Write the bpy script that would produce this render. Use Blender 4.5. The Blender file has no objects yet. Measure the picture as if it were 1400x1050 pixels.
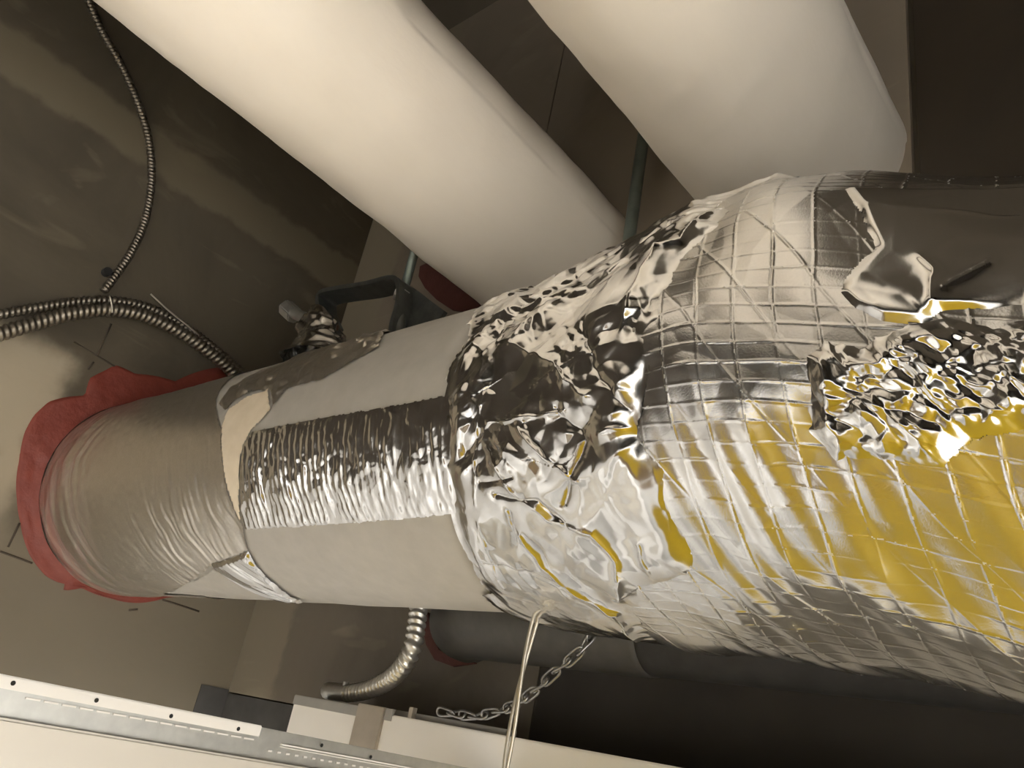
import bpy, bmesh, math, random
import numpy as np
from mathutils import Vector, Matrix
R_ = random.Random(7)
SC = bpy.context.scene
COL = SC.collection
ZC = 2.6                      # eye height above the floor of the room below; the plenum starts just under the eye
EYE = np.array([0.0, 0.0, ZC])

# ------------------------------------------------------------------ camera
F_PX = 1085.944
AX = np.array([[0.75955885, 0.62624473, 0.17574954],      # rows: image right, image down, forward
               [-0.14314763, 0.42452167, -0.89403026],
               [-0.63449122, 0.65391047, 0.41209463]])
cam = bpy.data.cameras.new('camera')
cam.sensor_fit = 'HORIZONTAL'; cam.sensor_width = 36.0
cam.lens = F_PX / 1400 * 36.0
cam.clip_start = 0.01; cam.clip_end = 50
camo = bpy.data.objects.new('camera', cam); COL.objects.link(camo)
camo.matrix_world = Matrix(((AX[0][0], -AX[1][0], -AX[2][0], EYE[0]),
                            (AX[0][1], -AX[1][1], -AX[2][1], EYE[1]),
                            (AX[0][2], -AX[1][2], -AX[2][2], EYE[2]), (0, 0, 0, 1)))
SC.camera = camo
# ------------------------------------------------------------------ light
SC.view_settings.view_transform = 'Standard'; SC.view_settings.look = 'None'
SC.view_settings.gamma = 1; SC.view_settings.use_curve_mapping = False
SC.view_settings.exposure = -0.92
w = bpy.data.worlds.new('world'); SC.world = w; w.use_nodes = True
w.node_tree.nodes['Background'].inputs[0].default_value = (0.02, 0.019, 0.017, 1)
w.node_tree.nodes['Background'].inputs[1].default_value = 0.3
def area(name, loc, sx, sy, power, col, rot=(0, 0, 0)):
    l = bpy.data.lights.new(name, 'AREA'); l.shape = 'RECTANGLE'; l.size = sx; l.size_y = sy
    l.energy = power; l.color = col
    o = bpy.data.objects.new(name, l); COL.objects.link(o); o.location = loc; o.rotation_euler = rot
    return o
LW = (1.0, 0.985, 0.96)
area('room_light', (0.3, -2.2, 2.49), 1.2, 0.6, 285, LW)
area('room_light', (-0.75, -1.9, 2.49), 0.6, 0.6, 80, LW)
area('room_light', (1.75, -0.6, 2.49), 0.6, 1.2, 400, LW)

# ------------------------------------------------------------------ pixels to points (photograph 1400 x 1050)
def ray(x, y):
    d = AX.T @ np.array([x - 700.0, y - 525.0, F_PX]); return d / np.linalg.norm(d)
def at_x(p, v): d = ray(*p); return d * (v / d[0])
def at_y(p, v): d = ray(*p); return d * (v / d[1])
def at_z(p, v): d = ray(*p); return d * (v / d[2])
def W(p): return (float(p[0]), float(p[1]), float(p[2]) + ZC)     # eye-relative -> world

XW, YB = -1.22, 0.755         # planes of the left wall and of the back wall
PY, PZ, PR = 0.51, 0.244, 0.14  # axis and radius of the long pipe

# ------------------------------------------------------------------ materials
def mat(name, col=(.5, .5, .5), rough=.6, metal=0.0):
    m = bpy.data.materials.new(name); m.use_nodes = True
    b = m.node_tree.nodes['Principled BSDF']
    b.inputs['Base Color'].default_value = (*col, 1); b.inputs['Roughness'].default_value = rough
    b.inputs['Metallic'].default_value = metal
    return m
def nd(m, t, **kw):
    n = m.node_tree.nodes.new(t)
    for k, v in kw.items(): setattr(n, k, v)
    return n
def lk(m, a, b): m.node_tree.links.new(a, b)
def bsdf(m): return m.node_tree.nodes['Principled BSDF']
def coords(m, scale=(1, 1, 1)):
    t = nd(m, 'ShaderNodeTexCoord'); p = nd(m, 'ShaderNodeMapping'); p.inputs['Scale'].default_value = scale
    lk(m, t.outputs['Object'], p.inputs['Vector']); return p.outputs['Vector']
def noise(m, vec, scale, detail=4, rough=.55, dist=0):
    n = nd(m, 'ShaderNodeTexNoise'); n.inputs['Scale'].default_value = scale; n.inputs['Detail'].default_value = detail
    n.inputs['Roughness'].default_value = rough; n.inputs['Distortion'].default_value = dist
    lk(m, vec, n.inputs['Vector']); return n.outputs['Fac']
def ramp(m, fac, stops):
    r = nd(m, 'ShaderNodeValToRGB'); e = r.color_ramp.elements
    while len(e) < len(stops): e.new(0.5)
    for k, (p, c) in enumerate(stops):
        e[k].position = p; e[k].color = (*c, 1) if len(c) == 3 else c
    lk(m, fac, r.inputs['Fac']); return r.outputs['Color']
def mixc(m, fac, a, b):
    n = nd(m, 'ShaderNodeMix', data_type='RGBA')
    if isinstance(fac, float): n.inputs[0].default_value = fac
    else: lk(m, fac, n.inputs[0])
    for k, v in ((6, a), (7, b)):
        if isinstance(v, tuple): n.inputs[k].default_value = (*v, 1)
        else: lk(m, v, n.inputs[k])
    return n.outputs[2]
def bump(m, h, strength=.3, dist=.002, prev=None):
    n = nd(m, 'ShaderNodeBump'); n.inputs['Strength'].default_value = strength; n.inputs['Distance'].default_value = dist
    lk(m, h, n.inputs['Height'])
    if prev is not None: lk(m, prev, n.inputs['Normal'])
    return n.outputs['Normal']
def math_(m, op, a, b=None):
    n = nd(m, 'ShaderNodeMath', operation=op)
    for k, v in ((0, a), (1, b)):
        if v is None: continue
        if isinstance(v, (int, float)): n.inputs[k].default_value = v
        else: lk(m, v, n.inputs[k])
    return n.outputs[0]

def simple(name, c1, c2, rough=.6, metal=0., scale=40, bs=.15, bd=.001, sc=(1, 1, 1), detail=4):
    m = mat(name, c1, rough, metal); v = coords(m, sc)
    n = noise(m, v, scale, detail)
    lk(m, ramp(m, n, [(.3, c1), (.7, c2)]), bsdf(m).inputs['Base Color'])
    lk(m, bump(m, n, bs, bd), bsdf(m).inputs['Normal'])
    return m
M = {}
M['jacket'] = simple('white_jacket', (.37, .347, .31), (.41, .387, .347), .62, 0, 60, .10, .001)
M['grey_jacket'] = simple('grey_jacket', (.060, .056, .050), (.08, .075, .067), .65, 0, 60, .10, .001)
M['shaded_jacket'] = simple('shaded_jacket', (.03, .028, .026), (.045, .042, .039), .85, 0, 60, .2)
M['shaded_board'] = simple('shaded_board', (.035, .030, .026), (.05, .044, .038), .9, 0, 9, .2)  # back wall board with the shade below the pipe in its colour
M['shade_strip'] = simple('shade_strip', (.060, .058, .056), (.08, .078, .075), .85, 0, 30, .2)
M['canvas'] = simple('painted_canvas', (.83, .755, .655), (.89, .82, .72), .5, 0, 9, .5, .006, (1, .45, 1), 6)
M['paper'] = simple('kraft_paper', (.66, .56, .42), (.74, .64, .50), .7, 0, 50, .1)
M['foil'] = simple('foil', (.66, .655, .645), (.70, .695, .685), .16, 1, 700, .04, .0004)
M['foil_scrim'] = simple('scrim_foil', (.65, .645, .635), (.70, .695, .685), .23, 1, 900, .12, .0005)
M['foil_dull'] = simple('dull_foil', (.62, .585, .53), (.70, .66, .60), .34, 1, 500, .10, .0004)
M['thread'] = mat('scrim_thread', (.74, .72, .68), .4, .9)
M['fire_red'] = simple('fire_sealant', (.17, .030, .019), (.21, .042, .027), .55, 0, 50, .5, .004)
M['steel'] = simple('galvanised_steel', (.50, .50, .48), (.60, .60, .57), .38, .9, 90, .08)
M['steel_dark'] = simple('dark_steel', (.10, .105, .10), (.15, .155, .145), .45, .8, 60, .1)
M['rod'] = simple('rod_steel', (.16, .19, .17), (.22, .25, .22), .5, .7, 60, .1)
M['cable'] = simple('armoured_cable', (.17, .15, .12), (.24, .21, .17), .40, .85, 60, .1)
M['flex'] = simple('flex_conduit', (.50, .48, .44), (.60, .58, .53), .36, .85, 60, .1)
M['fixture'] = simple('white_enamel', (.88, .85, .80), (.91, .88, .83), .45, 0, 20, .05)
M['grey'] = simple('grey_paint', (.34, .33, .31), (.40, .39, .36), .5, .2, 30, .1)
M['strap'] = simple('strap_metal', (.42, .37, .31), (.48, .43, .36), .45, .4, 40, .1)
M['hole'] = mat('punched_dark', (.012, .012, .012), .9)
M['pencil'] = mat('pencil', (.07, .055, .04), .9)
M['wire'] = simple('tie_wire', (.52, .48, .40), (.60, .56, .48), .4, .7, 60, .1)
M['chain'] = simple('chain_steel', (.26, .255, .245), (.32, .315, .30), .35, .9, 60, .1)
M['yellow'] = simple('yellow_reflector_paint', (.70, .49, .012), (.76, .54, .025), .5, 0, 8, .1)
M['orange'] = mat('orange_reflector', (.26, .17, .09), .6)
M['white_room'] = simple('room_paint', (.30, .28, .25), (.34, .32, .29), .7, 0, 3, .1)
M['bright_room'] = simple('white_room_paint', (.62, .61, .60), (.66, .65, .64), .7, 0, 3, .1)
M['mid_room'] = simple('front_room_paint', (.60, .59, .57), (.64, .63, .61), .7, 0, 3, .1)
M['right_room'] = simple('right_room_paint', (.84, .83, .81), (.87, .86, .84), .7, 0, 3, .1)
M['grey_room'] = simple('dimmed_wall_paint', (.22, .215, .205), (.25, .245, .235), .6, 0, 3, .1)
M['floor'] = simple('grey_floor', (.30, .29, .275), (.35, .34, .325), .5, 0, 3, .1)
M['tile'] = simple('ceiling_tile', (.55, .53, .49), (.62, .60, .56), .9, 0, 70, .4)
M['deck'] = simple('concrete_deck', (.10, .083, .061), (.14, .116, .086), .9, 0, 4, .4, .01)
M['frame_metal'] = simple('frame_metal', (.58, .54, .48), (.64, .60, .53), .42, .35, 12, .1, .001, (1, .2, 1))
M['bulb'] = simple('tee_white', (.78, .75, .71), (.82, .79, .75), .4, .1, 30, .05)

def wall_material(name, base, mud, zb=None, yb=None, patch=None):
    """painted board with a troweled joint compound band and smears"""
    m = mat(name, base, .75); v = coords(m)
    n1 = noise(m, v, 3.2, 5, .6, .6); n2 = noise(m, v, 14, 4, .6)
    dark = tuple(c * .72 for c in base); lite = tuple(c * 1.12 for c in base)
    c = ramp(m, n1, [(.32, dark), (.5, base), (.7, lite)])
    sep = nd(m, 'ShaderNodeSeparateXYZ'); lk(m, v, sep.inputs[0])
    def band(out, lo, hi, soft, wob):
        z = math_(m, 'ADD', out, math_(m, 'MULTIPLY', math_(m, 'SUBTRACT', n2, .5), wob))
        def step(a, sgn):
            r = nd(m, 'ShaderNodeMapRange', interpolation_type='SMOOTHSTEP')
            r.inputs[1].default_value = a - soft; r.inputs[2].default_value = a + soft
            if sgn < 0: r.inputs[3].default_value = 1; r.inputs[4].default_value = 0
            lk(m, z, r.inputs[0]); return r.outputs[0]
        return math_(m, 'MULTIPLY', step(lo, 1), step(hi, -1))
    if zb:
        c = mixc(m, math_(m, 'MULTIPLY', band(sep.outputs[2], *zb, .008, .05), .85), c, mud)
    if yb:
        c = mixc(m, math_(m, 'MULTIPLY', band(sep.outputs[yb[0]], yb[1], yb[2], .008, .06), .8), c, mud)
    if patch:
        pz = math_(m, 'MULTIPLY', band(sep.outputs[2], -9, patch[1] + ZC, .02, .05), band(sep.outputs[1], -9, patch[0], .02, .06))
        c = mixc(m, math_(m, 'MULTIPLY', pz, .9), c, patch[2])
        c = mixc(m, math_(m, 'MULTIPLY', band(sep.outputs[2], -9, .17 + ZC, .05, .06), .75), c, (.215, .185, .135))  # low band lightened: light through the opening put into the wall colour
    n3 = noise(m, coords(m, (1, 1, 2.6)), 6.5, 3, .5, 1.2)
    c = mixc(m, ramp(m, n3, [(.62, (0, 0, 0)), (.72, (.3, .3, .3))]), c, tuple(min(1, x * 1.25) for x in mud))
    lk(m, c, bsdf(m).inputs['Base Color'])
    lk(m, bump(m, n2, .25, .004, bump(m, n1, .3, .01)), bsdf(m).inputs['Normal'])
    return m
M['wall_left'] = wall_material('plenum_board', (.094, .077, .052), (.165, .137, .09), zb=(.742 + ZC, .818 + ZC), patch=(.345, .40, (.40, .34, .25)))
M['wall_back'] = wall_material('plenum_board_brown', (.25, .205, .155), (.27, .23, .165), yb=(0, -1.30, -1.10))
M['wall_low'] = wall_material('plenum_board_low', (.15, .128, .10), (.25, .215, .16), yb=(0, -1.30, -1.10))  # back board again, shade low behind the pipe mixed into its tone
M['wall_back_right'] = wall_material('plenum_board_shaded', (.040, .029, .018), (.06, .042, .027))  # darker copy of the back board: light fall-off painted in

# ------------------------------------------------------------------ mesh helpers
def link(name, me, m, parent=None):
    o = bpy.data.objects.new(name, me); COL.objects.link(o)
    if m is not None and not me.materials: me.materials.append(m)
    if parent is not None: o.parent = parent
    return o
def info(o, label=None, cat=None, group=None, kind=None):
    for k, v in (('label', label), ('category', cat), ('group', group), ('kind', kind)):
        if v: o[k] = v
    return o
def empty(name, label=None, cat=None, group=None, kind=None):
    return info(_empty(name), label, cat, group, kind)
def _empty(name):
    o = bpy.data.objects.new(name, None); COL.objects.link(o); o.empty_display_size = .05; return o
def shade(me, smooth=True):
    me.polygons.foreach_set('use_smooth', np.full(len(me.polygons), smooth)); me.update()
def grid_mesh(name, P, wrap_v=False, keep=None, flip=False):
    """P: (n, m, 3) eye-relative points -> smooth mesh; keep: (n-1, m-1) mask of faces"""
    n, m = P.shape[:2]; idx = np.arange(n * m).reshape(n, m)
    if wrap_v: idx = np.concatenate([idx, idx[:, :1]], 1)
    q = np.stack([idx[:-1, :-1], idx[1:, :-1], idx[1:, 1:], idx[:-1, 1:]], -1)
    if flip: q = q[..., ::-1]
    q = q.reshape(-1, 4) if keep is None else q[keep]
    used = np.unique(q); rm = np.full(n * m, -1); rm[used] = np.arange(len(used)); q = rm[q]
    V = P.reshape(-1, 3)[used] + EYE
    me = bpy.data.meshes.new(name)
    me.vertices.add(len(V)); me.vertices.foreach_set('co', V.astype(np.float32).ravel())
    me.loops.add(q.size); me.loops.foreach_set('vertex_index', q.astype(np.int32).ravel())
    me.polygons.add(len(q)); me.polygons.foreach_set('loop_start', np.arange(0, q.size, 4, dtype=np.int32))
    me.update(calc_edges=True); me.validate(); shade(me)
    return me
def box_mesh(name, lo, hi, bev=0.0, origin=(0, 0, 0)):
    bm = bmesh.new(); bmesh.ops.create_cube(bm, size=1)
    lo = np.array(lo, float) - origin; hi = np.array(hi, float) - origin
    for v in bm.verts:
        for k in range(3): v.co[k] = lo[k] + (v.co[k] + .5) * (hi[k] - lo[k])
        v.co.z += ZC
    if bev: bmesh.ops.bevel(bm, geom=bm.edges[:], offset=bev, segments=2, affect='EDGES')
    me = bpy.data.meshes.new(name); bm.to_mesh(me); bm.free(); return me
def box(name, lo, hi, m, parent=None, bev=0.0): return link(name, box_mesh(name, lo, hi, bev), m, parent)
def smooth_path(pts, step):
    """Catmull-Rom through the points, resampled at an even step"""
    P = np.array(pts, float); P = np.vstack([2 * P[0] - P[1], P, 2 * P[-1] - P[-2]])
    out = []
    for i in range(1, len(P) - 2):
        t = np.linspace(0, 1, 40, endpoint=False)[:, None]
        a, b, c, d = P[i - 1], P[i], P[i + 1], P[i + 2]
        out.append(.5 * (2 * b + (c - a) * t + (2 * a - 5 * b + 4 * c - d) * t ** 2 + (3 * b - a - 3 * c + d) * t ** 3))
    out = np.vstack(out + [P[-2][None]])
    s = np.concatenate([[0], np.cumsum(np.linalg.norm(np.diff(out, axis=0), axis=1))])
    u = np.linspace(0, s[-1], max(2, int(s[-1] / step) + 1))
    return np.stack([np.interp(u, s, out[:, k]) for k in range(3)], 1), u
def tube_mesh(name, pts, r, seg=10, step=.01, ripple=None, caps=True):
    """tube along the points; ripple = (pitch, depth) gives the rings of an armoured cable"""
    P, u = smooth_path(pts, step); n = len(P)
    T = np.gradient(P, axis=0); T /= np.linalg.norm(T, axis=1, keepdims=True)
    ref = np.array([0, 0, 1.]) if abs(T[0][2]) < .9 else np.array([1., 0, 0])
    N = np.zeros_like(P); N[0] = np.cross(T[0], ref); N[0] /= np.linalg.norm(N[0])
    for i in range(1, n):
        N[i] = N[i - 1] - T[i] * (N[i - 1] @ T[i]); N[i] /= np.linalg.norm(N[i])
    B = np.cross(T, N)
    a = np.linspace(0, 2 * np.pi, seg, endpoint=False)
    rr = np.full((n, seg), r)
    if ripple:
        ph = u[:, None] / ripple[0] * 2 * np.pi + a[None] * 1.0
        rr = rr + ripple[1] * np.sin(ph)
    G = P[:, None] + rr[..., None] * (np.cos(a)[None, :, None] * N[:, None] + np.sin(a)[None, :, None] * B[:, None])
    if caps: G = np.concatenate([np.repeat(P[:1, None], seg, 1), G, np.repeat(P[-1:, None], seg, 1)], 0)
    return grid_mesh(name, G, True)
def tube(name, pts, r, m, parent=None, **kw): return link(name, tube_mesh(name, pts, r, **kw), m, parent)
def prism_mesh(name, poly, depth, to3, wob=0):
    """flat outline -> plate of the given thickness; to3(a, b, h) maps it into the scene"""
    n = len(poly); bm = bmesh.new()
    lo = [bm.verts.new(W(to3(a, b, 0))) for a, b in poly]; hi = [bm.verts.new(W(to3(a, b, depth))) for a, b in poly]
    bm.faces.new(hi); bm.faces.new(lo[::-1])
    for i in range(n): bm.faces.new((lo[i], lo[(i + 1) % n], hi[(i + 1) % n], hi[i]))
    bmesh.ops.triangulate(bm, faces=bm.faces[:]); bmesh.ops.recalc_face_normals(bm, faces=bm.faces[:])
    me = bpy.data.meshes.new(name); bm.to_mesh(me); bm.free(); return me
def nut_mesh(name, c, axis, r, h, seg=6):
    bm = bmesh.new()
    bmesh.ops.create_cone(bm, cap_ends=True, segments=seg, radius1=r, radius2=r, depth=h)
    bmesh.ops.bevel(bm, geom=[e for e in bm.edges], offset=r * .12, segments=2, affect='EDGES')
    q = Vector((0, 0, 1)).rotation_difference(Vector(axis))
    for v in bm.verts: v.co = q @ v.co + Vector(W(c))
    me = bpy.data.meshes.new(name); bm.to_mesh(me); bm.free(); return me

# ------------------------------------------------------------------ relief fields (numpy)
def vnoise(u, v, seed):
    """smooth value noise of unit cell, -1..1"""
    rs = np.random.RandomState(seed); T = rs.uniform(-1, 1, (64, 64))
    iu = np.floor(u).astype(int); iv = np.floor(v).astype(int); fu = u - iu; fv = v - iv
    fu = fu * fu * (3 - 2 * fu); fv = fv * fv * (3 - 2 * fv)
    g = lambda a, b: T[a % 64, b % 64]
    return (g(iu, iv) * (1 - fu) + g(iu + 1, iv) * fu) * (1 - fv) + (g(iu, iv + 1) * (1 - fu) + g(iu + 1, iv + 1) * fu) * fv
def facets(u, v, cell, slope, seed, curve=1.15):
    """upper envelope of random tilted domes: near-flat facets with sharp creases between them"""
    rs = np.random.RandomState(seed); J = rs.uniform(-.45, .45, (64, 64, 2)); G = rs.normal(0, .8 * slope, (64, 64, 2)); G *= np.minimum(1, slope / np.linalg.norm(G, axis=2))[..., None]; H = rs.uniform(0, .1, (64, 64)) * cell * slope
    a = u / cell; b = v / cell; ia = np.floor(a).astype(int); ib = np.floor(b).astype(int)
    best = np.full(u.shape, -1e9)
    k = slope * curve / cell
    for da in (-1, 0, 1):
        for db in (-1, 0, 1):
            x = ia + da; y = ib + db; jx = J[x % 64, y % 64, 0]; jy = J[x % 64, y % 64, 1]
            du = u - (x + .5 + jx) * cell; dv = v - (y + .5 + jy) * cell
            h = H[x % 64, y % 64] + G[x % 64, y % 64, 0] * du + G[x % 64, y % 64, 1] * dv - k * (du * du + dv * dv)
            best = np.maximum(best, h)
    return best
def crumple(u, v, cell, slope, seed, octaves=3, stretch=1.0, ang=0.0):
    """crushed foil: facets of both signs, finer and finer"""
    c, s = math.cos(ang), math.sin(ang)
    p = (c * u + s * v) * stretch; q = -s * u + c * v
    p = p + .35 * cell * vnoise(u / cell * .8, v / cell * .8, seed + 50); q = q + .35 * cell * vnoise(u / cell * .8 + 9, v / cell * .8, seed + 51)
    h = 0
    for o in range(octaves):
        k = .52 ** o
        h = h + facets(p, q, cell * k, slope * .9 ** o, seed + o) - facets(p + .37 * cell, q + .21 * cell, cell * k * 1.13, slope * .9 ** o, seed + 20 + o)
    return h
def sstep(x, a, b):
    t = np.clip((x - a) / (b - a), 0, 1); return t * t * (3 - 2 * t)
def inside(u, v, poly):
    c = np.zeros(u.shape, bool); n = len(poly)
    for i in range(n):
        (a, b), (p, q) = poly[i], poly[(i + 1) % n]
        if b == q: continue
        c ^= ((b > v) != (q > v)) & (u < (p - a) * (v - b) / (q - b) + a)
    return c

# ------------------------------------------------------------------ the wrapped body: radius and axis height along x
KN = [-.60, -.50, -.42, -.36, -.30, -.24, -.18, -.12, -.05, .05, .2]
KR = [.143, .143, .1427, .1456, .1518, .1633, .1673, .1616, .153, .1442, .1442]
KZ = [0, .0009, -.0025, -.0054, -.0066, .0018, .0014, -.009, -.0288, -.0358, -.0358]
_xf = np.linspace(-.9, .7, 801); _w = np.hanning(31); _w /= _w.sum()
_rf = np.convolve(np.pad(np.interp(_xf, KN, KR), 15, 'edge'), _w, 'valid')
_zf = np.convolve(np.pad(np.interp(_xf, KN, KZ), 15, 'edge'), _w, 'valid')
def wrap_RZ(x): return np.interp(x, _xf, _rf), np.interp(x, _xf, _zf)
def wrap_point(x, t, h):
    r, z = wrap_RZ(x); r = r + h
    return np.stack([x, PY - r * np.cos(t), PZ + z + r * np.sin(t)], -1)
def pipe_point(x, t, h):
    r = PR + h
    return np.stack([x + 0 * r, PY - r * np.cos(t), PZ + r * np.sin(t)], -1)
def on_pipe(p, R=PR + .001):
    d = ray(*p); a = d[1] ** 2 + d[2] ** 2; b = -2 * (d[1] * PY + d[2] * PZ); c = PY ** 2 + PZ ** 2 - R * R
    s = (-b - math.sqrt(max(b * b - 4 * a * c, 0))) / (2 * a); q = d * s
    return q[0], math.atan2(q[2] - PZ, PY - q[1])
def on_wrap(p):
    d = ray(*p); s = .15
    for _ in range(900):
        q = d * s; r, z = wrap_RZ(q[0]); e = math.hypot(PY - q[1], q[2] - PZ - z) - r - .002
        if e < .0003 or s > 1.5: break
        s += max(e * .5, .0003)
    if s > 1.5: return on_pipe(p)
    return q[0], math.atan2(q[2] - PZ - z, PY - q[1])
RV = .16                                              # arc scale: v = theta * RV

def macro(x, t):
    """the large shape shared by every layer of the wrap: soft folds and dents under the foil"""
    v = t * RV
    h = .0035 * vnoise(x / .07 + 3, v / .07 + 11, 1) + .0018 * vnoise(x / .035, v / .035, 2)
    s = x * .93 + v * .36                                   # folds running round the body, leaning
    m = sstep(x, -.27, -.20) * sstep(-t, .15, .45) * (1 - .55 * sstep(x, -.16, -.09))
    h = h + m * .00055 * np.sin(2 * np.pi * s / .021 + 1.6 * vnoise(x / .05, v / .06, 3)) * (1 + .6 * vnoise(x / .03, v / .05, 4))
    h = h + m * .00035 * vnoise(s / .008 + 7, v / .05, 5)
    return h
def scrim(x, t, s=1.0):
    """threads showing through the foil: axial, circumferential and one oblique set"""
    v = t * RV; w1 = .0022 * vnoise(x / .03, v / .03, 30)
    def fam(q, pitch, wd, amp, seed, along):
        k = q / pitch; f = np.abs(k - np.round(k)) * pitch
        a = amp * (.65 + .45 * vnoise(np.round(k) * 7.3, along / .03, seed))
        return a * np.exp(-(f / wd) ** 2)
    g = fam(v + w1 + .05 * x, .0108, .00055, .00042, 31, x)
    g = np.maximum(g, fam(x + .10 * v + w1 * .7, .0225, .00065, .00055, 32, v))
    g = np.maximum(g, fam(x * .80 + .60 * v + w1, .034, .00060, .00040, 33, v))
    return g * s

def patch(name, parent, m, poly, offset, fn, res, surf=wrap_point, edge=.0015, seed=90, pad=.01, macro_on=True, taper=.006):
    """a piece of foil or paper lying on the body: outline in (x, theta), its own thickness and relief"""
    px = [p[0] for p in poly]; pt = [p[1] for p in poly]
    n = max(8, int((max(px) - min(px)) / res)); k = max(8, int((max(pt) - min(pt)) * RV / res))
    x, t = np.meshgrid(np.linspace(min(px) - pad * .2, max(px) + pad * .2, n), np.linspace(min(pt) - pad, max(pt) + pad, k), indexing='ij')
    v = t * RV
    xe = x + edge * (vnoise(x / .008, v / .008, seed) + .7 * vnoise(x / .003, v / .003, seed + 2)); te = t + edge / RV * (vnoise(x / .008 + 5, v / .008, seed + 1) + .7 * vnoise(x / .003, v / .003 + 5, seed + 3))
    ins = inside(xe, te, poly)
    keep = ins[:-1, :-1] & ins[1:, :-1] & ins[1:, 1:] & ins[:-1, 1:]
    dmin = np.full(x.shape, 1e9)
    for i in range(len(poly)):
        a, b = np.array(poly[i - 1]) * (1, RV), np.array(poly[i]) * (1, RV); e = b - a; L = max(e @ e, 1e-12)
        k_ = np.clip(((x - a[0]) * e[0] + (v - a[1]) * e[1]) / L, 0, 1)
        dmin = np.minimum(dmin, np.hypot(x - a[0] - k_ * e[0], v - a[1] - k_ * e[1]))
    tp = sstep(dmin, -.001, taper)
    low_ = -.0010 if macro_on else min(offset, .0012)
    h = low_ + (offset - low_ + fn(x, t)) * tp + np.abs(vnoise(x / .012, v / .012, seed + 7)) * .0012 * (1 - tp)
    if macro_on: h = h + macro(x, t)
    return link(name, grid_mesh(name, surf(x, t, h), keep=keep, flip=True), m, parent)

# ================================================================== STRUCTURE
def wall_plate(name, lo, hi, m): return info(box(name, lo, hi, m), kind='structure')
X1, Y0, ZD = 2.4, -3.0, 1.45                        # far side, rear side, deck height over the eye
wall_plate('floor', (XW - .2, Y0 - .2, -ZC - .1), (X1 + .2, YB + .2, -ZC), M['floor'])
wall_plate('ceiling', (XW - .2, Y0 - .2, ZD), (X1 + .2, YB + .2, ZD + .1), M['deck'])
wl = wall_plate('wall_left', (XW - .1, 0, -.07), (XW, YB + .1, ZD), M['wall_left'])
info(box('wall_panel', (XW - .1, Y0 - .1, -.07), (XW, -.003, ZD), M['wall_back_right'], wl))  # unseen stretch, coloured darker so the foil reflects less light
wlb = wall_plate('wall_left_below', (XW - .1, Y0 - .1, -.98), (XW, YB + .1, -.07), M['bright_room'])
info(box('unseen_lower_wall', (XW - .1, Y0 - .1, -ZC), (XW, YB + .1, -.985), M['grey_room'], wlb))  # unseen lower wall, greyed to keep the foil's reflection from going white
wall_plate('wall_right_below', (X1, Y0 - .1, -ZC), (X1 + .1, YB + .1, -.07), M['right_room'])
wall_plate('wall_front_below', (XW - .1, Y0 - .1, -ZC), (X1 + .1, Y0, -.07), M['mid_room'])
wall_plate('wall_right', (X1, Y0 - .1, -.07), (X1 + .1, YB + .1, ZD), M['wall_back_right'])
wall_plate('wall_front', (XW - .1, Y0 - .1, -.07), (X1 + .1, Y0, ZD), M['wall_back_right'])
wall_plate('wall_back_below', (XW - .1, YB, -ZC), (X1 + .1, YB + .1, -.07), M['bright_room'])
wb = info(_empty('wall_back'), kind='structure')
box('backing', (XW - .1, YB + .0125, -.07), (X1 + .1, YB + .1, ZD), M['deck'], wb)
xa = at_y((759, 125), YB)[0]; xb = at_y((1240, 60), YB)[0]; xb2 = at_y((1250, 60), YB)[0]
box('wall_panel', (XW, YB, .30), (xa - .0015, YB + .012, ZD), M['wall_back'], wb)
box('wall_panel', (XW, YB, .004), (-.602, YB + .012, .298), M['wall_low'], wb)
box('shade_strip', (XW, YB, -.07), (-.602, YB + .012, .002), M['shade_strip'], wb)  # plate coloured for the shade at the foot of the wall
box('wall_panel', (xa + .0015, YB, .30), (xb, YB + .012, ZD), M['wall_back'], wb)
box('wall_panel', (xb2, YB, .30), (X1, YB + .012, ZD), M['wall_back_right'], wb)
box('wall_panel', (-.60, YB, -.07), (X1, YB + .012, .298), M['shaded_board'], wb)
box('shade_strip', (XW - .01, .705, -.07), (XW + .0015, YB - .0005, .007), M['shade_strip'], wl)
# pencil marks on the left wall
for a, b in (((101, 468), (160, 503)), ((152, 443), (132, 487)), ((0, 754), (44, 770)), ((27, 715), (11, 748)), ((222, 820), (272, 836)), ((120, 505), (128, 495)), ((176, 834), (188, 833))):
    p, q = at_x(a, XW), at_x(b, XW)
    tube('pencil_line', [p, (p + q) / 2, q], .0015, M['pencil'], wl, seg=5, step=.05)
# suspended ceiling round the hole that the picture was taken through
ct = info(_empty('ceiling_below'), kind='structure')
def tiles(x0, x1, y0, y1):
    nx = max(1, round((x1 - x0) / .61)); ny = max(1, round((y1 - y0) / .61))
    for i in range(nx):
        for j in range(ny):
            a, b = x0 + (x1 - x0) * i / nx, y0 + (y1 - y0) * j / ny
            box('ceiling_tile', (a + .004, b + .004, -.085), (a + (x1 - x0) / nx - .004, b + (y1 - y0) / ny - .004, -.07), M['tile'], ct)
HX1, HY0, HY1 = 1.35, -1.5, .64
tiles(XW, HX1, Y0, HY0); tiles(-.90, HX1, HY1 + .01, YB - .01); tiles(-.34, HX1, .48, HY1); tiles(HX1, X1, Y0, YB)

# ================================================================== THE LONG PIPE
main = empty('insulated_pipe', 'long white insulated pipe leaving the red sealed wall, its near half wrapped in crumpled foil', 'pipe')
xs = np.linspace(XW - .01, -.385, 260); th = np.linspace(0, 2 * np.pi, 160, endpoint=False)
Xg, Tg = np.meshgrid(xs, th, indexing='ij')
link('white_jacket', grid_mesh('white_jacket', pipe_point(Xg, Tg, .0006 * vnoise(Xg / .06, Tg * 6, 6) - .006 * sstep(Xg, -.45, -.41)), True, flip=True), M['jacket'], main)
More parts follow.
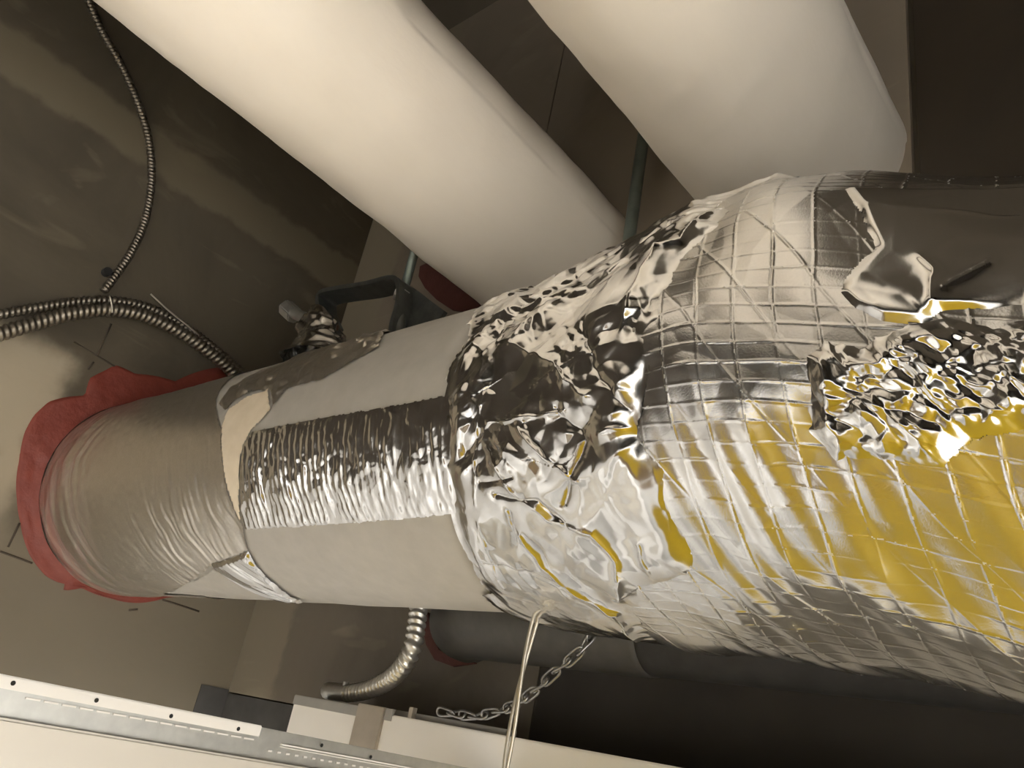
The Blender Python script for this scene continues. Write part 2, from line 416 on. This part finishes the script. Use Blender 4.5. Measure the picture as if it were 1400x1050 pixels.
# foil wrap with its scrim
tc = np.concatenate([np.linspace(-math.pi, -1.45, 60, endpoint=False), np.linspace(-1.45, 1.05, 540, endpoint=False), np.linspace(1.05, math.pi, 80, endpoint=False)])
xc = np.concatenate([np.linspace(-.43, -.30, 60, endpoint=False), np.linspace(-.30, .06, 480, endpoint=False), np.linspace(.06, .62, 90)])
Xg, Tg = np.meshgrid(xc, tc, indexing='ij'); v = Tg * RV
fine = sstep(Xg, -.31, -.29) * sstep(-Xg, -.05, -.02)
hw = macro(Xg, Tg) + fine * scrim(Xg, Tg)
hw = hw + crumple(Xg, v, .034, .028, 150, 1)
hw = hw - .004 * sstep(-Xg, .38, .42)
wrapo = link('foil_wrap', grid_mesh('foil_wrap', wrap_point(Xg, Tg, hw), True, flip=True), M['foil_scrim'], main)
wrapo.data.materials.append(M['thread'])
thr = (fine * scrim(Xg, Tg) > .00020); thr = np.concatenate([thr, thr[:, :1]], 1)
wrapo.data.polygons.foreach_set('material_index', (thr[:-1, :-1] & thr[1:, 1:]).astype(np.int32).ravel())
# crushed collar where the wrap narrows on to the white jacket
cl = [(605, 540), (612, 490), (640, 446), (652, 425)]
left_top = [on_pipe(p) for p in cl]
col_poly = [(-.452, -2.2), (-.447, -1.3), on_wrap((668, 815)), on_wrap((640, 770)), on_wrap((615, 705)), on_wrap((606, 640)), on_wrap((605, 540)), on_wrap((612, 492)), on_wrap((634, 455)), (-.475, 1.0), (-.46, 1.6), (-.2, 1.6), (-.17, .9),
            on_wrap((1010, 262)), on_wrap((985, 300)), on_wrap((930, 350)), on_wrap((905, 420)), on_wrap((880, 500)), on_wrap((870, 590)), on_wrap((905, 640)), on_wrap((930, 700)), on_wrap((948, 760)), on_wrap((945, 795)), on_wrap((880, 815)), on_wrap((870, 850)), (-.30, -1.4), (-.30, -2.2)]
def fold(x, t, px, amp, width, on=on_wrap):
    """a sharp crest along a polyline given by photograph pixels on the body"""
    P = [np.array(on(p)) * (1, RV) for p in px]; v = t * RV; d = np.full(x.shape, 1e9)
    w_ = .0015 * vnoise(x / .009, v / .009, 77); xx = x + w_; vv = v + w_ * .7
    for a, b in zip(P[:-1], P[1:]):
        e = b - a; L = max(e @ e, 1e-12); k = np.clip(((xx - a[0]) * e[0] + (vv - a[1]) * e[1]) / L, 0, 1)
        d = np.minimum(d, np.hypot(xx - a[0] - k * e[0], vv - a[1] - k * e[1]))
    return amp * np.exp(-(d / (width * .62)) ** .9)
FOLDS = [(((665, 611), (702, 671), (749, 709), (809, 732), (842, 769), (847, 820)), .0030, .006),
         (((697, 699), (707, 746)), -.0022, .005), (((707, 587), (744, 625), (791, 657)), .0032, .005),
         (((679, 676), (735, 685), (772, 718)), -.0030, .005), (((711, 732), (744, 779), (777, 807), (842, 844), (870, 876)), .0036, .006),
         (((665, 769), (716, 783), (772, 807)), -.0016, .003), (((875, 583), (893, 653), (935, 765)), .0009, .004),
         (((847, 820), (889, 802), (940, 782)), .0022, .004), (((870, 746), (889, 797)), .0020, .005), (((760, 560), (800, 600), (770, 690)), -.0030, .008),
         (((665, 578), (730, 569), (772, 562)), .0022, .003), (((823, 590), (880, 587)), .0022, .004), (((725, 527), (795, 485)), .0007, .0012),
         (((658, 531), (646, 625), (651, 690)), .0008, .0013), (((700, 470), (760, 500), (800, 545)), .0024, .006), (((800, 440), (820, 520), (860, 560)), -.0026, .007),
         (((655, 660), (690, 655), (705, 650)), -.0020, .003), (((640, 720), (665, 790)), .0009, .003), (((655, 715), (690, 800)), .0010, .003), (((900, 345), (870, 400), (850, 450)), .0026, .006),
         (((980, 280), (930, 330), (900, 345)), .0030, .005), (((990, 295), (940, 360), (890, 420)), -.0024, .005)]
def f_collar(x, t):
    v = t * RV
    low = sstep(-t, .40, .62); mid = 1 - low
    left = sstep(-x, .40, .43)
    h = (crumple(x, v, .060, .085, 200, 2, .62, .5) + crumple(x, v, .034, .055, 210, 1, .5, -.9)) * (mid + low * .45) * (1 - .6 * left)
    pz = sstep(vnoise(x / .05, v / .05, 290), -.1, .5)
    h = h + crumple(x, v, .019, .12, 230, 2, .5, -.5) * mid * pz * .8 + crumple(x, v, .009, .10, 235, 1, .5, .9) * mid * sstep(vnoise(x / .03, v / .03, 291), 0, .4) + crumple(x, v, .026, .03, 240, 2, .5, 2.2) * low
    up = sstep(t, .18, .45)
    h = h + up * crumple(x, v, .016, .20, 260, 2, .36, .15) * .8
    fine = vnoise((x + .5 * v) / .0035, v / .02, 272); h = h + low * left * .0003 * fine
    for px, a, w_ in FOLDS: h = h + fold(x, t, px, a, w_)
    return np.clip(h, -.005, .014)
patch('foil_collar', main, M['foil'], col_poly, .0036, f_collar, .0009, edge=.002, taper=.022)
# smooth dark tape over the top right, and the crushed tape in the middle of the wrap
top_poly = [on_wrap(p) for p in ((1140, 396), (1190, 332), (1172, 285))] + [(-.13, .55), (.06, .62), (.06, -.08)] + [on_wrap(p) for p in ((1395, 432), (1330, 424), (1290, 425), (1262, 445), (1205, 440), (1165, 420))]
def f_top(x, t):
    v = t * RV
    q = sstep(-t, -.10, .06)
    return .0007 * vnoise(x / .03, v / .03, 300) + q * crumple(x, v, .034, .10, 310, 2, .7, .3) + (1 - q) * crumple(x, v, .06, .02, 330, 1) + fold(x, t, ((1190, 282), (1240, 288), (1300, 291), (1398, 298)), .0007, .0014) + fold(x, t, ((1262, 352), (1278, 372), (1280, 410)), .002, .004) + fold(x, t, ((1294, 392), (1355, 362)), .0018, .003)
patch('foil_tape', main, M['foil'], top_poly, .0022, f_top, .0010, edge=.0012, seed=120)
mid_poly = [on_wrap(p) for p in ((1090, 480), (1130, 462), (1180, 470), (1215, 445), (1290, 428), (1395, 434))] + [(.05, -.09), (.05, -.42)] + [on_wrap(p) for p in ((1395, 590), (1330, 600), (1292, 643), (1210, 638), (1140, 636), (1098, 590), (1100, 540))]
def f_mid(x, t):
    v = t * RV
    return crumple(x, v, .034, .09, 400, 2, .8, -.25) + crumple(x, v, .0095, .17, 420, 2, .5, -.75) + crumple(x, v, .0075, .14, 440, 1, .6, .5)
patch('crushed_foil_tape', main, M['foil'], mid_poly, .0050, f_mid, .0007, edge=.0016, seed=130, taper=.012)
# the long strip of ribbed foil tape along the white jacket
st_poly = [on_pipe(p) for p in ((345, 590), (430, 573), (520, 558), (608, 541), (640, 538), (650, 700), (560, 709), (440, 718), (336, 724), (328, 668), (333, 610))]
def f_strip(x, t):
    v = t * RV; s = x + .10 * v
    lo = sstep(-t, -.05, .30); rt = sstep(-x, .46, .60)
    rib = np.abs(np.mod(s / .0088 + .25 * vnoise(x / .02, v / .02, 500), 1.0) - .5) * 2
    h = .0011 * (rib ** 1.5) * (.12 + .88 * lo) * (.3 + .7 * rt) * (.7 + .6 * vnoise(x / .01, v / .03, 501))
    return h + crumple(x, v, .020, .07, 510, 2) * .6 + .00025 * vnoise(x / .003, v / .012, 512) + .0006
patch('foil_tape_strip', main, M['foil'], st_poly, .0012, f_strip, .0008, surf=pipe_point, edge=.0008, seed=140, macro_on=False)
# dull foil sleeve between the wall and the white jacket
sl_poly = [(XW + .004, -2.6), (XW + .004, 2.6), (-.92, 2.6), (-.90, 1.3)] + [on_pipe(p) for p in ((296, 545), (304, 590), (306, 640), (318, 690), (334, 722), (340, 752), (292, 772), (262, 795), (225, 812))] + [(-.95, -1.6), (-.98, -2.6)]
def f_sleeve(x, t):
    v = t * RV; s = x + .32 * np.abs(v + .01) * np.sign(v + .01) * .8
    near = sstep(-x, 1.02, 1.17)
    lo = sstep(-t, -.1, .5) * sstep(x, -1.02, -.86)
    rib = vnoise(s / .0055 + 1.2 * vnoise(x / .03, v / .03, 601), v / .05, 600)
    h = .0007 * rib * lo + .0003 * vnoise(x / .01, v / .01, 602)
    g = vnoise((x - .25 * np.abs(v)) / .012, v / .13, 603)
    return h + near * (.002 * near + .0022 * np.clip(g, -.3, 1))
ms = simple('sleeve_foil', (.60, .565, .51), (.68, .64, .58), .36, 1, 500, .10, .0004)
vv_ = coords(ms); nn_ = noise(ms, coords(ms, (26, 5, 5)), 1.6, 4, .6, .8); sx_ = nd(ms, 'ShaderNodeSeparateXYZ'); lk(ms, vv_, sx_.inputs[0])
mr_ = nd(ms, 'ShaderNodeMapRange'); mr_.inputs[1].default_value = -1.05; mr_.inputs[2].default_value = -1.20; lk(ms, sx_.outputs[0], mr_.inputs[0])
fk_ = math_(ms, 'MULTIPLY', mr_.outputs[0], ramp(ms, nn_, [(.45, (0, 0, 0)), (.62, (.8, .8, .8))]))
old_ = bsdf(ms).inputs['Base Color'].links[0].from_socket
lk(ms, mixc(ms, fk_, old_, (.30, .10, .07)), bsdf(ms).inputs['Base Color']); lk(ms, math_(ms, 'SUBTRACT', 1.0, fk_), bsdf(ms).inputs['Metallic'])
patch('foil_sleeve', main, ms, sl_poly, .0012, f_sleeve, .0013, surf=pipe_point, edge=.001, seed=150, macro_on=False)
# loose foil curl and white flap under the sleeve
flat = lambda x, t: .0004 * vnoise(x / .02, t * 8, 700)
patch('white_flap', main, M['jacket'], [on_pipe(p) for p in ((262, 795), (292, 776), (335, 800), (400, 821), (330, 818), (290, 806))], .0022, flat, .002, surf=pipe_point, edge=.0003, macro_on=False)
def f_curl(x, t): v = t * RV; return .0012 * vnoise((x + .8 * v) / .006, (v - .5 * x) / .05, 710) + .002
patch('foil_curl', main, M['foil'], [on_pipe(p) for p in ((288, 770), (318, 762), (340, 752), (350, 770), (380, 800), (418, 822), (385, 818), (335, 800), (305, 784))], .0035, f_curl, .0009, surf=pipe_point, edge=.0008, seed=160, macro_on=False)
patch('paper_strip', main, M['paper'], [on_pipe(p) for p in ((368, 532), (372, 560), (344, 590), (332, 612), (329, 660), (332, 722), (318, 688), (306, 640), (303, 585), (312, 560), (340, 541))], .0016, flat, .002, surf=pipe_point, edge=.0004, macro_on=False)
def f_dark(x, t): v = t * RV; return crumple(x, v, .02, .22, 720, 2) * .6 + .001
patch('foil_saddle', main, M['foil_dull'], [on_pipe(p) for p in ((298, 552), (318, 530), (345, 512), (395, 494))] + [(-.83, 1.5), (-.66, 1.5)] + [on_pipe(p) for p in ((520, 474), (480, 496), (438, 520), (392, 532), (374, 556), (369, 532), (345, 536), (320, 548), (308, 562))], .0020, f_dark, .0013, surf=pipe_point, edge=.001, seed=170, macro_on=False)
# foil-wrapped fitting that rises from the top of the pipe
def fitting():
    b0 = np.array([-.775, .475, PZ + PR - .012]); b1 = at_y((437, 418), .475)
    n, k = 60, 72; s = np.linspace(0, 1, n)[:, None]; a = np.linspace(0, 2 * np.pi, k, endpoint=False)[None]
    c = b0 + (b1 - b0) * s[..., None]
    r = .022 * (1 - s) ** 3.0 + .012 * (1 - s) + .019 * np.sqrt(np.clip(1 - s ** 6, 0, 1))
    h = crumple(a * .035 + 0 * s, s * .09 + 0 * a, .020, .55, 730, 2, .5, .2)
    r = r + h * .55 * (1 - s ** 8)
    G = c + np.stack([r * np.cos(a), r * np.sin(a), 0 * r], -1)
    return grid_mesh('foil_fitting', G, True)
link('foil_fitting', fitting(), M['foil'], main)
cnut = at_y((397, 426), .475)
link('hex_plug', nut_mesh('hex_plug', cnut, (-.75, -.25, .55), .0125, .026), M['steel'], main)
b1 = at_y((428, 440), .475)
tube('plug_stem', [cnut, (cnut + b1) / 2, b1], .008, M['steel'], main, seg=10, step=.01)

# ================================================================== RED SEALANT
def ring(name, outer, m):
    """sealant troweled round the pipe: outer outline on the wall, bedding up on to the pipe"""
    o = np.array([at_x(p, XW)[1:] for p in outer]); c = np.array([PY, PZ])
    ang = np.arctan2(o[:, 1] - c[1], o[:, 0] - c[0]); rad = np.hypot(*(o - c).T)
    idx = np.argsort(ang); A = np.linspace(-np.pi, np.pi, 220, endpoint=False)
    rad = np.interp(A, np.r_[ang[idx] - 2 * np.pi, ang[idx], ang[idx] + 2 * np.pi], np.tile(rad[idx], 3))
    s = np.linspace(0, 1, 14)
    Rg = PR + .004 + (rad[None] - PR - .004) * s[:, None]
    hgt = .003 + .006 * (1 - s[:, None]) ** 2 + .0018 * vnoise(A[None] * 5 + 0 * s[:, None], s[:, None] * 3 + 0 * A[None], 800)
    hgt = np.where(s[:, None] > .98, -.002, hgt)
    G = np.stack([XW + hgt, c[0] + Rg * np.cos(A)[None], c[1] + Rg * np.sin(A)[None]], -1)
    return link(name, grid_mesh(name, G, True), m)
ro = [(300, 500), (240, 520), (185, 510), (158, 497), (142, 505), (122, 516), (116, 540), (90, 542), (66, 548), (45, 566), (32, 590), (25, 630), (22, 682), (27, 715), (40, 760), (62, 788), (80, 797), (86, 808), (91, 799), (112, 804), (150, 818), (190, 825), (226, 818), (300, 790)]
info(ring('fire_sealant', ro, M['fire_red']), 'ragged ring of red fire sealant where the foil wrapped pipe enters the wall', 'sealant')
M['red_dark'] = simple('dim_sealant', (.085, .026, .020), (.11, .035, .027), .7, 0, 50, .5, .004)  # darker copy of the fire red, dimness put into the colour
def smear(name, px, label):
    poly = [(p[0], p[2]) for p in (at_y(q, YB) for q in px)]
    return info(link(name, prism_mesh(name, poly, .006, lambda a, b, h: (a, YB - h + .0005, b)), M['red_dark']), label, 'sealant')
smear('sealant_smear', ((577, 366), (586, 362), (612, 372), (640, 392), (660, 415), (650, 430), (620, 425), (600, 412), (584, 396), (575, 380)), 'dark red sealant patch on the back wall beside the white pipe end')
smear('sealant_smear', ((588, 838), (594, 870), (604, 890), (625, 900), (650, 898), (652, 908), (622, 912), (598, 903), (586, 882), (580, 845)), 'dim red sealant smear low on the back wall right of the grey flexible conduit')

# ================================================================== TWO LARGE WHITE PIPES
def white_pipe(name, x, z, kx, kz, r, seed, label):
    ys = np.concatenate([np.linspace(Y0, -.3, 40, endpoint=False), np.linspace(-.3, YB + .01, 260)]); a = np.linspace(0, 2 * np.pi, 180, endpoint=False)
    Yg, Ag = np.meshgrid(ys, a, indexing='ij')
    h = .0026 * vnoise(Yg / .22, Ag * 1.2, seed) + .0016 * vnoise(Yg / .07 + Ag, Ag * 2.2 - Yg * 6, seed + 1) + .0006 * np.clip(vnoise((Yg + Ag * .05) / .02, Ag * 1.5, seed + 2), 0, 1)
    rr = r + h
    t = empty(name, label, 'pipe', 'large white pipes overhead')
    link('canvas_jacket', grid_mesh('canvas_jacket', np.stack([x + kx * Yg + rr * np.cos(Ag), Yg, z + kz * Yg + rr * np.sin(Ag)], -1), True, flip=True), M['canvas'], t)
    return t
S1 = .84
white_pipe('white_pipe', -.6912, .6906, .0265, -.0433, .14 * S1, 900, 'wide white jacketed pipe running overhead on the left')
white_pipe('white_pipe', -.3013, .6794, -.0145, .0256, .14 * S1, 910, 'wide white jacketed pipe overhead on the right, behind the foil bulge')
# dim pipe low behind the long one, turning into the back wall
lp = empty('grey_pipe', 'dim grey pipe low behind the long pipe, bending into the back wall', 'pipe')
xe_ = at_y((862, 900), .665)[0]
tube('grey_jacket', [(-.712, YB + .02, .131), (-.712, YB - .006, .131), (-.70, YB - .032, .131), (-.665, .706, .131), (-.60, .706, .131), (xe_, .706, .131)], .045, M['grey_jacket'], lp, seg=40, step=.006)
tube('shaded_length', [(xe_ - .01, .706, .131), (0, .706, .131), (.7, .706, .131)], .0435, M['shaded_jacket'], lp, seg=40, step=.02)  # the same pipe going on, its shade painted as a darker colour

# ================================================================== HANGER, RODS
hg = empty('pipe_hanger', 'dark steel hanger strap with bolt beside the foil fitting', 'hanger')
ph = .56
sp = [at_y(p, ph) for p in ((455, 446), (447, 426), (448, 408), (470, 402), (510, 396), (545, 388), (556, 396), (556, 420), (548, 452), (546, 475))]
P, u = smooth_path(sp, .004)
Tn = np.gradient(P, axis=0); Tn /= np.linalg.norm(Tn, axis=1, keepdims=True); Nn = np.cross(Tn, [0, 1, 0]); th_ = .0035
G = np.stack([P + Nn * th_ + [0, .018, 0], P + Nn * th_ - [0, .018, 0], P - Nn * th_ - [0, .018, 0], P - Nn * th_ + [0, .018, 0]], 1)
G = np.concatenate([np.repeat(G[:1].mean(1, keepdims=True), 4, 1), G, np.repeat(G[-1:].mean(1, keepdims=True), 4, 1)], 0)
so = grid_mesh('strap', G, True); shade(so, False); link('strap', so, M['steel_dark'], hg)
gp = [(a[0], a[2]) for a in (at_y(q, ph + .012) for q in ((553, 388), (572, 398), (590, 412), (612, 428), (600, 446), (556, 462), (540, 470), (546, 430)))]
link('gusset', prism_mesh('gusset', gp, .006, lambda a, b, h: (a, ph + .012 - h, b)), M['steel_dark'], hg)
c = at_y((549, 404), ph - .004)
link('nut', nut_mesh('nut', c, (0, 0, 1), .012, .012), M['steel'], hg)
c2 = at_y((546, 455), ph - .004)
tube('bolt', [at_y((550, 392), ph - .004), (c + c2) / 2, at_y((545, 478), ph - .004)], .0075, M['steel_dark'], hg, seg=12, step=.01)
r0 = at_y((552, 398), ph + .012)
tube('rod', [r0, r0 + [0, 0, .14], r0 + [0, 0, .27]], .0065, M['rod'], hg, seg=10, step=.2)
r1 = at_y((868, 270), .70)
info(tube('hanger_rod', [(r1[0], r1[1], .30), (r1[0], r1[1], .8), (r1[0], r1[1], ZD)], .0085, M['rod'], seg=12, step=.1), 'greenish steel hanger rod dropping between the two white pipes', 'rod')

# ================================================================== CABLES
def wall_cable(name, px, off, r, pitch, depth, label, group=None):
    pts = [at_x(p, XW + off) for p in px]
    return info(tube(name, pts, r, M['cable'], seg=10, step=pitch / 5, ripple=(pitch, depth)), label, 'cable', group)
wall_cable('armoured_cable', ((95, -60), (116, -12), (138, 40), (166, 90), (190, 145), (204, 195), (207, 250), (198, 302), (181, 342), (160, 374), (142, 398)), .008, .0055, .0058, .0010, 'thin metal clad cable curving down the left wall from the top')
wall_cable('armoured_cable', ((-50, 442), (0, 430), (60, 419), (110, 412), (155, 411), (205, 421), (255, 448), (305, 486), (350, 528), (385, 566)), .0085, .0066, .0075, .0011, 'upper of the two armoured cables arching over the red sealant')
wall_cable('armoured_cable', ((-50, 470), (0, 456), (50, 441), (100, 428), (150, 423), (200, 432), (250, 456), (300, 492), (340, 528), (375, 566)), .030, .0100, .0085, .0014, 'lower, thicker of the two armoured cables arching over the red sealant')
info(tube('cable_tie', [at_x(p, XW + .043) for p in ((150, 404), (153, 416), (154, 428))], .0014, M['wire'], seg=6, step=.004), 'pale wire tie across the pair of armoured cables', 'tie')
info(tube('loose_wire', [at_x(p, XW + .018) for p in ((206, 402), (230, 424), (255, 444), (272, 458))], .0014, M['wire'], seg=6, step=.01), 'loose pale wire lying on the pair of armoured cables', 'wire')
cb = at_x((146, 372), XW + .006)
info(link('cable_clip', nut_mesh('cable_clip', cb, (1, 0, 0), .007, .012, 8), M['hole']), 'small dark cable clip at the lower end of the thin cable', 'clip')
# flexible conduit to the light fixture
fl = empty('flexible_conduit', 'grey ribbed flexible conduit dropping from behind the pipe to the light fixture', 'conduit')
fpx = ((580, 770, .658), (574, 815, .645), (570, 850, .637), (564, 885, .632), (550, 912, .64), (528, 932, .66), (500, 944, .675), (474, 948, .685))
tube('ribbed_tube', [at_y(p[:2], p[2]) for p in fpx], .0094, M['flex'], fl, seg=16, step=.0012, ripple=(.0090, .0018))
e0, e1 = at_y((478, 948), .684), at_y((448, 944), .690)
tube('connector', [e0, (e0 + e1) / 2, e1], .0105, M['steel'], fl, seg=12, step=.008)
link('connector_screw', nut_mesh('connector_screw', at_y((472, 938), .682), (0, 0, 1), .004, .010, 8), M['steel'], fl)

# ================================================================== LIGHT FIXTURE, CHAIN, WIRE
fx = empty('light_fixture', 'white enamelled ceiling light housing with a metal strap, below the flexible conduit', 'light fixture')
FY = .64; fl_ = at_y((404, 952), FY); ft = .0145
box('housing', (fl_[0], FY, -.065), (.5, YB - .012, ft - .003), M['fixture'], fx, .0012)
sx0, sx1 = at_y((485, 985), FY - .003)[0], at_y((522, 985), FY - .003)[0]
box('top_plate', (fl_[0] - .001, FY - .0012, ft - .011), (sx0, YB - .014, ft), M['grey'], fx, .0008)
box('strap', (sx0, FY - .004, -.066), (sx1, FY + .03, ft + .003), M['strap'], fx, .0008)
tg = at_y((530, 977), FY - .0015); box('tab', (sx1 + .001, FY - .0018, tg[2] - .006), (sx1 + .012, FY + .002, tg[2] + .006), M['grey'], fx)
nb = at_y((565, 965), FY + .004); box('clip', (nb[0] - .003, FY + .002, ft - .004), (nb[0] + .003, FY + .008, ft + .008), M['strap'], fx)
lip = box('rear_lip', (sx1, FY + .014, ft - .004), (-.55, FY + .03, ft + .003), M['grey'], fx)
# jack chain
ch = empty('hanging_chain', 'light steel jack chain slanting from behind the foil down to the fixture top', 'chain')
cp, cu = smooth_path([at_y(q[:2], q[2]) for q in ((845, 806, .632), (828, 835, .622), (812, 860, .61), (795, 888, .602), (764, 914, .605), (736, 940, .61), (706, 962, .62), (680, 972, .628), (650, 979, .63), (620, 975, .632), (594, 972, .632))], .0155)
def link_mesh():
    a = np.linspace(0, 2 * np.pi, 24, endpoint=False)
    ptz = np.stack([.0122 * np.cos(a), .0052 * np.sin(a) * (1 + .2 * np.cos(2 * a)), .0014 * np.sin(2 * a)], 1)
    T = np.roll(ptz, -1, 0) - np.roll(ptz, 1, 0); T /= np.linalg.norm(T, axis=1, keepdims=True)
    B = np.array([0, 0, 1.]); N = np.cross(T, B); b = np.linspace(0, 2 * np.pi, 6, endpoint=False)
    G = ptz[:, None] + .0013 * (np.cos(b)[None, :, None] * N[:, None] + np.sin(b)[None, :, None] * B)
    me = grid_mesh('chain_link', np.concatenate([G, G[:1]], 0) - EYE, True); return me
lm = link_mesh(); lm.materials.append(M['chain'])
for i in range(0, len(cp) - 1):
    o = bpy.data.objects.new('chain_link', lm); COL.objects.link(o); o.parent = ch
    d = Vector(cp[min(i + 1, len(cp) - 1)] - cp[max(i - 1, 0)]).normalized()
    q = d.to_track_quat('X', 'Z')
    o.matrix_world = Matrix.Translation(W(cp[i])) @ q.to_matrix().to_4x4() @ Matrix.Rotation(.9 if i % 2 else -.7, 4, 'X')
hw_ = empty('hanger_wire', 'doubled twisted hanger wire in front of the chain, dropping from the foil wrap', 'wire')
wp, wu = smooth_path([at_y(p, .50) for p in ((733, 842), (722, 885), (711, 935), (702, 985), (692, 1045), (684, 1100))], .004)
for k in (0, 1):
    a = wu / .085 * 2 * np.pi * .5 + k * np.pi + .6
    q = wp + np.stack([np.cos(a), np.sin(a), 0 * a], 1) * .0019
    tube('wire_strand', q[::3], .0015, M['wire'], hw_, seg=8, step=.004)

# ================================================================== CEILING TEE AND FRAME AT THE NEAR EDGE
XT = -.53
tee = empty('ceiling_tee', 'perforated white ceiling grid tee along the bottom left', 'ceiling grid')
p0, p1, p2 = at_x((0, 921), XT), at_x((357, 992), XT), at_x((640, 1049), XT)
sl = (p1[2] - p0[2]) / (p1[1] - p0[1])
def ztop(y): return p0[2] + sl * (y - p0[1])
def run(name, xa, xb, ya, yb, dz0, dz1, m, par, bev=0.0):
    """bar along y that follows the slight sag of the tee; dz below its top edge"""
    me = box_mesh(name, (xa, ya, -dz1), (xb, yb, -dz0), bev)
    for v in me.vertices: v.co.z += ztop(v.co.y)
    return link(name, me, m, par)
YA, YM = -.50, at_x((357, 1000), XT)[1]; YE = .635
run('bulb', XT - .0035, XT, YA, YM, 0, .0072, M['bulb'], tee, .0006)
run('splice_bulb', XT - .0035, XT - .0008, YM, YE, .001, .0085, M['steel'], tee, .0006)
run('web', XT - .0018, XT - .0012, YA, YE, .006, .030, M['steel'], tee)
run('splice_rib', XT - .0012, XT + .0006, YM + .02, YE, .0090, .0100, M['bulb'], tee)
run('splice_rib', XT - .0012, XT + .0006, YM + .02, YE, .0108, .0114, M['bulb'], tee)
hm = None
for px in ((18, 934), (132, 957.5), (234, 979), (326, 996.5), (440, 1019), (507, 1035), (-100, 906)):
    q = at_x(px, XT + .0002)
    if hm is None:
        hm = nut_mesh('punched_hole', (0, 0, -ZC), (1, 0, 0), .0014, .0004, 14)
        hm.materials.append(M['hole'])
    o = bpy.data.objects.new('punched_hole', hm); COL.objects.link(o); o.parent = tee; o.location = W(q)
ym = at_x((45, 935), XT)[1]; nst = 17
smesh = box_mesh('stitch', (-.0004, -.0042, -.0005 - ZC), (.0004, .0042, .0005 - ZC)); smesh.materials.append(M['bulb'])
y = at_x((50, 945), XT)[1]
while y < YM - .004:
    o = bpy.data.objects.new('stitch', smesh); COL.objects.link(o); o.parent = tee; o.location = W((XT - .0006, y, ztop(y) - .0098)); y += .0107
dm = box_mesh('stitch_dot', (-.0004, -.0016, -.0006 - ZC), (.0004, .0016, .0006 - ZC)); dm.materials.append(M['bulb'])
y = YM + .012
while y < YE - .01:
    o = bpy.data.objects.new('stitch_dot', dm); COL.objects.link(o); o.parent = tee; o.location = W((XT - .0006, y, ztop(y) - .0150)); y += .0080
fr = empty('opening_frame', 'pale metal frame edge of the ceiling opening, in front of the perforated tee', 'frame')
run('frame_face', XT + .0018, XT + .0045, YA, YE, .0215, .058, M['frame_metal'], fr, .0015)
run('frame_foot', XT + .0018, XT + .014, YA, YE, .056, .060, M['steel'], fr, .001)

# ================================================================== ROOM BELOW: unseen boards added for their colour in the foil
pf = empty('yellow_reflector', 'unseen yellow boards on legs, added under the ceiling opening for their colour in the foil', 'reflector')
bx0, bx1, by0, by1, bz = -.56, .16, -.55, .58, -.68
box('deck', (bx0, by0, bz - .04), (bx1, by1, bz), M['yellow'], pf, .006)  # flat board, added only for its yellow in the foil
box('upright_reflector', (bx0 - .02, by0, bz), (bx1 + .16, by0 + .03, -.01), M['yellow'], pf, .006)
box('orange_reflector', (bx0 - .30, by0 - .004, bz), (bx0 - .03, by0 + .034, -.01), M['orange'], pf, .002)  # added brown board, there only for its reflection in the foil
for x in (bx0 + .03, bx1 - .03):
    for y in (by0 + .03, by1 - .03): box('reflector_leg', (x - .022, y - .022, -ZC), (x + .022, y + .022, bz - .04), M['steel'], pf, .004)
for z in (-2.1, -1.6, -1.1): box('reflector_rung', (bx0 + .03, by0 + .02, z - .015), (bx1 - .03, by0 + .05, z + .015), M['steel'], pf, .004)
